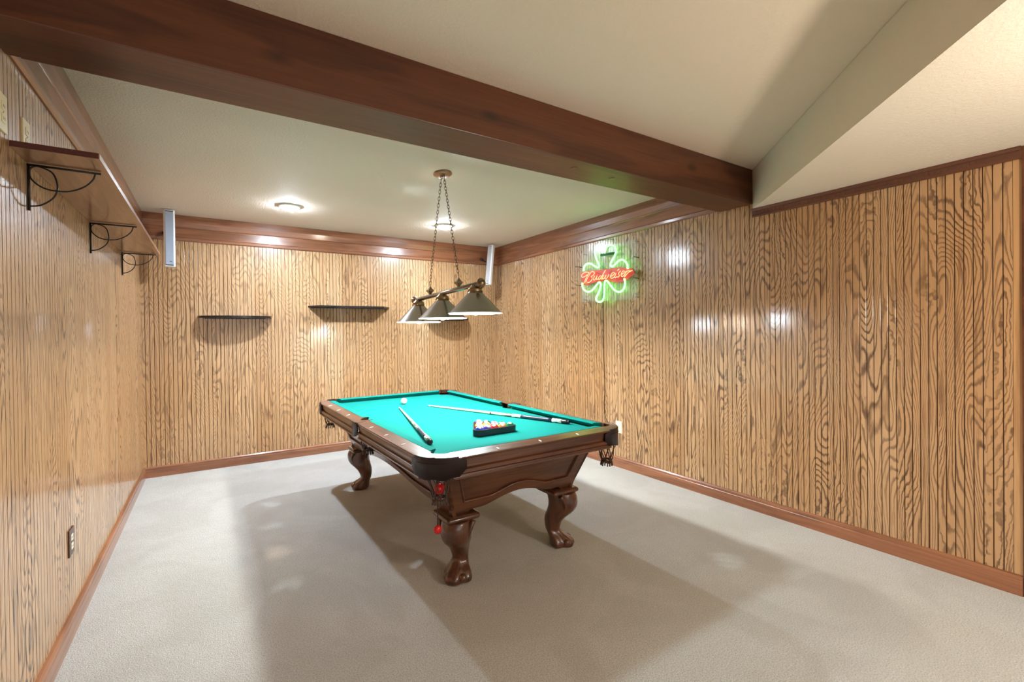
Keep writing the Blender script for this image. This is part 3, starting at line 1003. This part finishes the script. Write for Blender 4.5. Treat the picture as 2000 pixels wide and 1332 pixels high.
# rack
t = empty('ball_rack', tw(RU, RV, ZB_ + 0.0004), TR, label='dark triangular rack around the coloured balls', cat='rack')
def rounded_tri(off, r, n=8):
    side = BR * 2.006 * 4
    hgt = side * math.sqrt(3) / 2
    C = [(-side / 2, 0), (side / 2, 0), (0, hgt)]
    pts = []
    for (cx, cy), a0 in zip(C, (150, 270, 30)):
        pts += arc(cx, cy, r, D(a0), D(a0 + 120), n)
    return pts
inn = rounded_tri(0, BR + 0.0008)
out = rounded_tri(0, BR + 0.0085)
bb = B()
def Rg(p, z):
    return [(a, c, z) for a, c in p]
mid_ = rounded_tri(0, BR + 0.0100)
bb.loft([Rg(inn, 0.002), Rg(inn, 0.040), Rg(out, 0.040), Rg(mid_, 0.037), Rg(mid_, 0.004), Rg(out, 0.0), Rg(inn, 0.0), Rg(inn, 0.002)], cap=False, smooth=False)
bb.obj('frame', M['rack'], t)
# cues
def cue(tip, butt, label, spin):
    L = (Vector(butt) - Vector(tip)).length
    r0, r1 = 0.0060, 0.0150
    z = ZB_ + 0.0008
    o = empty('pool_cue', (0, 0, 0), label=label, cat='pool cue', group='pool cues lying on the cloth')
    # orient: local Y from tip to butt
    a = tw(tip[0], tip[1], 0); c = tw(butt[0], butt[1], 0)
    o.location = (a.x, a.y, z)
    o.rotation_euler = (0, 0, math.atan2(c.y - a.y, c.x - a.x) - PI / 2)
    def seg(name, f0, f1, mat, k=1.0, n=4, **kw):
        prof = []
        for i in range(n + 1):
            f = f0 + (f1 - f0) * i / n
            prof.append(((r0 + (r1 - r0) * f ** 0.9) * k, f))
        rings = []
        for r, f in prof:
            rings.append([(r * math.cos(2 * PI * j / 16), f * L, (r1 * 0 + (r0 + (r1 - r0) * f ** 0.9) * 1.04) + r * math.sin(2 * PI * j / 16)) for j in range(16)])
        return B().loft(rings).obj(name, mat, o, **kw)
    seg('tip', 0.0, 0.010, M['tip'])
    seg('ferrule', 0.010, 0.025, M['pearl'], 1.01)
    seg('shaft', 0.025, 0.505, M['maple'], n=10)
    seg('joint_ring', 0.505, 0.513, M['brown_plate'], 1.05)
    fo = seg('forearm', 0.513, 0.655, M['maple'])
    for s in range(4):
        an = s * PI / 2 + spin
        f0, f1 = 0.58, 0.655
        rA = (r0 + (r1 - r0) * f0 ** 0.9); rB = (r0 + (r1 - r0) * f1 ** 0.9)
        def P(f, da, r):
            return ((r * 1.015) * math.cos(an + da), f * L, r * 1.04 + (r * 1.015) * math.sin(an + da))
        B().add([P(f0, 0, rA), P(f1, -0.5, rB), P(f1, 0, rB), P(f1, 0.5, rB)], [(0, 1, 2), (0, 2, 3)]).obj('inlay_point', M['black_wood'], fo)
    sl = seg('sleeve', 0.655, 0.712, M['cue_cream'], 1.02)
    seg('wrap', 0.712, 0.905, M['navy'], 1.03, n=6)
    s2 = seg('lower_sleeve', 0.905, 0.960, M['cue_cream'], 1.04)
    for (so, fa, fb) in ((sl, 0.668, 0.700), (s2, 0.918, 0.947)):
        for s in range(5):
            an = s * 2 * PI / 5 + spin + 0.6
            fm = (fa + fb) / 2
            r = (r0 + (r1 - r0) * fm ** 0.9)
            def P(f, da):
                return ((r * 1.055) * math.cos(an + da), f * L, r * 1.04 + (r * 1.055) * math.sin(an + da))
            B().add([P(fa, 0), P(fm, -0.32), P(fb, 0), P(fm, 0.32)], [(0, 1, 2, 3)]).obj('diamond_inlay', M['black_wood'], so)
    seg('butt', 0.960, 0.992, M['black_wood'], 1.05)
    seg('bumper', 0.992, 1.0, M['black_plastic'], 0.9)
cue((-0.163, 0.513), (-0.486, -0.826), 'pool cue on the left half of the cloth pointing at the cue ball', 0.9)
cue((0.079, 0.465), (0.531, -0.858), 'pool cue lying beyond the rack towards the right-hand cushion', 1.2)

# red ball in the near left net and the red bauble hanging under it
nc = (-(NU + 0.028), -(NV + 0.028))
me = sph.copy(); me.materials.append(M['red'])
o = link('billiard_ball', me)
o.location = tw(nc[0], nc[1], 0.612)
o.scale = (0.98, 0.98, 0.98)
tag(o, label='red ball caught in the net of the nearest corner pocket', cat='ball')
t = empty('hanging_bauble', tw(-0.600, -1.150, 0.412), 0, label='small round red bauble hanging on a cord under the nearest pocket', cat='bauble')
B().sphere((0, 0, 0), 0.0215, 20, 12, sy=0.75).obj('bauble', M['red'], t)
B().tube([(0, 0, 0.020), (0.001, 0.001, 0.07), (0.002, 0.0, 0.145)], 0.0026, 6).obj('cord', M['leather'], t)

# ------------------------------------------------------------------ hanging lamp over the table
LR = TR
lampo = empty('billiard_lamp', (TC.x, TC.y, 0), LR, label='three-shade metal lamp hanging on chains over the pool table', cat='hanging lamp')
PF, PN = Vector((0.0, 0.530, 1.677)), Vector((0.0, -0.592, 1.718))
def onbar(v):
    t_ = (v - PF.y) / (PN.y - PF.y)
    return PF.lerp(PN, t_)
B().tube([tuple(PF), tuple(PN)], 0.0170, 16).obj('crossbar', M['pewter'], lampo)
for P_, s in ((PF, 1), (PN, -1)):
    B().lathe([(0.001, -0.016), (0.016, -0.014), (0.030, -0.008), (0.0345, 0.0), (0.030, 0.008), (0.018, 0.013), (0.014, 0.022)], 24, (0, P_.y + s * 0.004, P_.z), axis=1).obj('end_disc', M['brass'], lampo)
    B().sphere((0, P_.y + s * 0.002, P_.z), 0.030, 20, 12).obj('end_ball', M['brass'], lampo)
for v, m in ((-0.515, 'bulb_cool'), (-0.010, 'bulb_warm'), (0.455, 'bulb_cool')):
    P_ = onbar(v)
    dz = P_.z
    sh = B()
    top = dz - 0.012
    rimz = dz - 0.195
    prof_o = [(0.030, top), (0.040, top - 0.008), (0.046, top - 0.018), (0.048, top - 0.040), (0.052, top - 0.046), (0.180, rimz + 0.004), (0.184, rimz)]
    prof_i = [(0.180, rimz + 0.001), (0.050, top - 0.048), (0.044, top - 0.040), (0.028, top - 0.008)]
    shade = B().lathe([(r, z) for r, z in prof_o], 48, (0, v, 0), cap=False).obj('lamp_shade', M['pewter'], lampo)
    B().lathe(prof_i, 48, (0, v, 0), cap=False).obj('shade_lining', M['shade_in'], shade)
    B().lathe([(0.1835, rimz - 0.002), (0.1865, rimz), (0.1865, rimz + 0.003), (0.182, rimz + 0.004), (0.180, rimz + 0.001), (0.1835, rimz - 0.002)], 48, (0, v, 0), cap=False).obj('shade_rim', M['shade_in'], shade)
    B().lathe([(0.029, top + 0.008), (0.031, top), (0.0495, top - 0.016), (0.0500, top - 0.024), (0.0475, top - 0.028), (0.0485, top - 0.038), (0.0525, top - 0.044), (0.053, top - 0.050)], 32, (0, v, 0), cap=False).obj('shade_collar', M['brass'], shade)
    for j in range(5):
        an = 2 * PI * j / 5 + 0.4
        B().sphere((0.051 * math.cos(an), v + 0.051 * math.sin(an), top - 0.036), 0.006, 10, 6).obj('collar_knob', M['brass'], shade)
    B().lathe([(0.016, top - 0.004), (0.016, top - 0.108), (0.012, top - 0.114)], 16, (0, v, 0)).obj('socket', M['brass'], shade)
    B().lathe([(0.011, top - 0.112), (0.014, top - 0.124), (0.024, top - 0.142), (0.029, top - 0.160), (0.027, top - 0.178), (0.017, top - 0.191), (0.001, top - 0.196)], 16, (0, v, 0)).obj('bulb', M[m], lampo)
# ceiling canopy
CZc = ZC
cx_, cy_ = -0.004, -0.046
can = B().lathe([(0.066, CZc), (0.068, CZc - 0.006), (0.066, CZc - 0.013), (0.056, CZc - 0.019), (0.052, CZc - 0.020), (0.001, CZc - 0.021)], 40, (cx_, cy_, 0), sy=1.25).obj('ceiling_canopy', M['canopy'], lampo)
hooks = []
for s, lx in ((1, 0.0), (-1, 0.0)):
    hy = cy_ - s * 0.0 
for s in (-1, 0, 1):
    B().tube([(cx_, cy_ + s * 0.026, CZc - 0.018), (cx_, cy_ + s * 0.026, CZc - 0.045)], 0.0045, 8).obj('canopy_stud', M['chain'], can)
# finials
fin = []
for v in (-0.275, 0.217):
    P_ = onbar(v)
    zc = P_.z + 0.046
    rings = []
    for r, z in ((0.008, -0.036), (0.010, -0.028), (0.021, -0.014), (0.033, -0.002), (0.034, 0.002), (0.022, 0.014), (0.011, 0.027), (0.005, 0.036), (0.003, 0.046)):
        rings.append([(r * math.cos(PI / 4 + 2 * PI * j / 4) * 1.0, v + r * math.sin(PI / 4 + 2 * PI * j / 4), zc + z) for j in range(4)])
    B().loft(rings, smooth=False).obj('finial', M['brass'], lampo)
    fin.append(Vector((0, v, zc + 0.050)))
# chains
def chain(p0, p1):
    d = p1 - p0
    L = d.length
    pitch = 0.0255
    n = int(L / pitch)
    pitch = L / n
    dirn = d.normalized()
    up = Vector((1, 0, 0))
    side = dirn.cross(up).normalized()
    up = side.cross(dirn).normalized()
    a, w, r = pitch * 0.72, 0.0078, 0.0019
    o = None
    root = bpy.data.objects.new('chain', None); COL.objects.link(root); root.parent = lampo
    def mk(ax):
        pts = []
        for j in range(16):
            th = 2 * PI * j / 16
            pts.append(dirn * (a * math.cos(th)) + ax * (w * math.sin(th)))
        bb = B().tube([tuple(p) for p in pts], r, 5, closed=True)
        me = bb.mesh('chain_link'); me.materials.append(M['chain'])
        return me
    m1, m2 = mk((up + side * 0.4).normalized()), mk((side - up * 0.4).normalized())
    for i in range(n):
        o = link('chain_link', m1 if i % 2 else m2, root)
        o.location = p0 + dirn * (pitch * (i + 0.5))
chain(Vector((cx_, cy_ - 0.026, CZc - 0.044)), fin[0])
chain(Vector((cx_, cy_ + 0.026, CZc - 0.044)), fin[1])

# ------------------------------------------------------------------ neon sign on the right wall
def px_on_x(px, py, xplane):
    d = _F2 + _R3 * ((px - 1000 + 22.85) / 897.27) - _U3 * ((py - 666 + 9.37) / 897.27)
    t_ = xplane / d.x
    return Vector((0, 0, CAM_H)) + d * t_
NX = XR - 0.085
neon = empty('neon_sign', (XR - 0.05, 3.42, 2.0), label='green neon shamrock with red script on clear acrylic, right wall', cat='neon sign')
def NP(px, py, x=NX):
    p = px_on_x(px, py, x)
    return (p.x - (XR - 0.05), p.y - 3.42, p.z - 2.0)
def tr(pts, k=0.1051, ox=1120, oy=460, x=NX):
    return [NP(ox + a * k, oy + c * k, x) for a, c in pts]
up_ = [(190, 660), (195, 600), (225, 545), (285, 518), (345, 535), (400, 572), (450, 592), (480, 572), (466, 520), (430, 440), (405, 350), (400, 270), (425, 200), (480, 165), (530, 190), (570, 235), (602, 240), (640, 197), (700, 180), (762, 205), (792, 262), (785, 330), (755, 400), (715, 470), (688, 535), (705, 575), (740, 568), (780, 530), (830, 477), (898, 448), (960, 478), (1000, 540), (1010, 620)]
lo_ = [(165, 880), (170, 950), (205, 1015), (270, 1045), (340, 1025), (400, 960), (450, 895), (485, 867), (508, 900), (500, 970), (470, 1060), (430, 1140), (422, 1190), (450, 1225), (500, 1235), (548, 1200), (570, 1120), (577, 1020), (577, 930), (585, 862), (612, 837), (650, 870), (700, 940), (760, 1010), (840, 1048), (900, 1030), (945, 970), (960, 890), (947, 800)]
for pp in (up_, lo_):
    B().tube([tuple(p) for p in spline(tr(pp), 4)], 0.0092, 8).obj('green_tube', M['neon_green'], neon)
k4, ox4, oy4 = 80 / 1332, 1120, 520
def s4(pts):
    return tr(pts, k4, ox4, oy4, NX - 0.012)
def s5(pts):
    return tr(pts, k4, 1180, 520, NX - 0.012)
strokes = [
    s4([(350, 545), (385, 450), (430, 350), (480, 250), (515, 215), (460, 195), (400, 198), (330, 225), (280, 275), (268, 320), (290, 358), (350, 345), (410, 305), (440, 280)]),
    s4([(395, 520), (440, 420), (490, 320), (545, 235), (590, 180), (640, 172), (675, 200), (670, 255), (630, 305), (575, 335), (600, 365), (605, 420), (570, 480), (510, 525), (450, 520)]),
    s4([(690, 310), (655, 390), (655, 440), (695, 435), (740, 380), (775, 310)]),
    s4([(775, 310), (745, 390), (760, 432), (800, 410)]),
    s4([(900, 315), (850, 325), (815, 385), (825, 432), (870, 405), (920, 330)]),
    s4([(1045, 125), (1000, 200), (950, 290), (905, 385), (920, 418), (955, 395)]),
    s4([(985, 290), (950, 360), (950, 408), (990, 400), (1035, 345), (1060, 285)]),
    s4([(1060, 285), (1030, 350), (1040, 395), (1085, 385), (1130, 320), (1155, 260)]),
    s5([(215, 330), (275, 300), (325, 250), (330, 208), (290, 205), (245, 245), (210, 310), (210, 370), (255, 392), (320, 355), (355, 310)]),
    s5([(385, 225), (355, 300), (345, 355), (375, 370), (420, 330)]),
    s5([(485, 90), (430, 145)]),
    s5([(535, 150), (490, 200), (465, 245), (490, 290), (480, 335), (435, 352), (420, 330)]),
    s5([(560, 270), (610, 240), (655, 195), (650, 155), (610, 160), (570, 215), (550, 275), (560, 325), (600, 330), (650, 290), (680, 245)]),
    s5([(715, 150), (690, 215), (665, 300)]),
    s5([(690, 225), (740, 165), (800, 145), (860, 155), (915, 130)]),
    s5([(660, 350), (700, 300), (740, 250), (800, 190), (860, 160)]),
]
for st in strokes:
    B().tube([tuple(p) for p in spline(st, 4)], 0.0042, 6).obj('script_tube', M['neon_red'], neon)
# clear backing, red board, transformer bar, wires
def quad_panel(c4s, x, th, name, mat):
    ps = [NP(a, c, x) for a, c in c4s]
    vs = ps + [(p[0] + th, p[1], p[2]) for p in ps]
    n = len(ps)
    me = B().add(vs, [list(range(n)), list(range(n, 2 * n))[::-1]] + [(i, (i + 1) % n, n + (i + 1) % n, n + i) for i in range(n)]).obj(name, mat, neon)
    return me
quad_panel([(1135, 494), (1244, 466), (1245, 584), (1136, 590)], XR - 0.055, 0.005, 'backing_panel', M['acrylic'])
quad_panel([(1134, 533), (1150, 529), (1180, 526), (1210, 522), (1235, 524), (1240, 534), (1226, 546), (1212, 553), (1180, 549), (1160, 552), (1146, 558), (1138, 556)], XR - 0.062, 0.004, 'red_board', M['red_panel'])
ps = [NP(1174, 498.5, XR - 0.045), NP(1202, 494.0, XR - 0.045)]
B().tube(ps, 0.014, 10).obj('transformer', M['dark_green'], neon)
def wire(pts, x=XR - 0.04, r=0.0022, name='wire', mat='cord'):
    B().tube([NP(a, c, x) for a, c in pts], r, 6).obj(name, M[mat], neon)
wire([(1174, 511), (1174.5, 500), (1174, 482), (1176, 470), (1190, 467), (1199, 468), (1201, 475), (1201.5, 492)])
wire([(1189, 480), (1189, 496)])
for a, c in (((1124, 521), (1136, 522)), ((1125, 557), (1136, 558)), ((1238, 501), (1247.5, 503)), ((1238, 542), (1247.5, 544))):
    B().tube([NP(*a, XR - 0.07), NP(*c, XR - 0.07)], 0.0045, 8).obj('clip', M['black_plastic'], neon)
wire([(1224, 508), (1238, 503)])
# stand-offs to the wall
for a, c in ((1140, 497), (1240, 471), (1241, 580), (1141, 586)):
    p = NP(a, c, XR - 0.05)
    B().tube([(p[0], p[1], p[2]), (0.050, p[1], p[2])], 0.004, 8).obj('standoff', M['pewter'], neon)
# power cord down the wall
cordp = [(1176, 560), (1177, 595), (1177.5, 640), (1178, 680), (1180, 720), (1181, 760), (1180, 790), (1181.5, 812), (1190, 828), (1203, 836)]
pc = [Vector(px_on_x(a, c, XR - 0.006)) for a, c in cordp]
o = B().tube([tuple(p) for p in spline(pc, 5)], 0.0032, 6).obj('power_cord', M['cord'], label='thin black power cord running down the right wall from the neon sign', cat='cord')
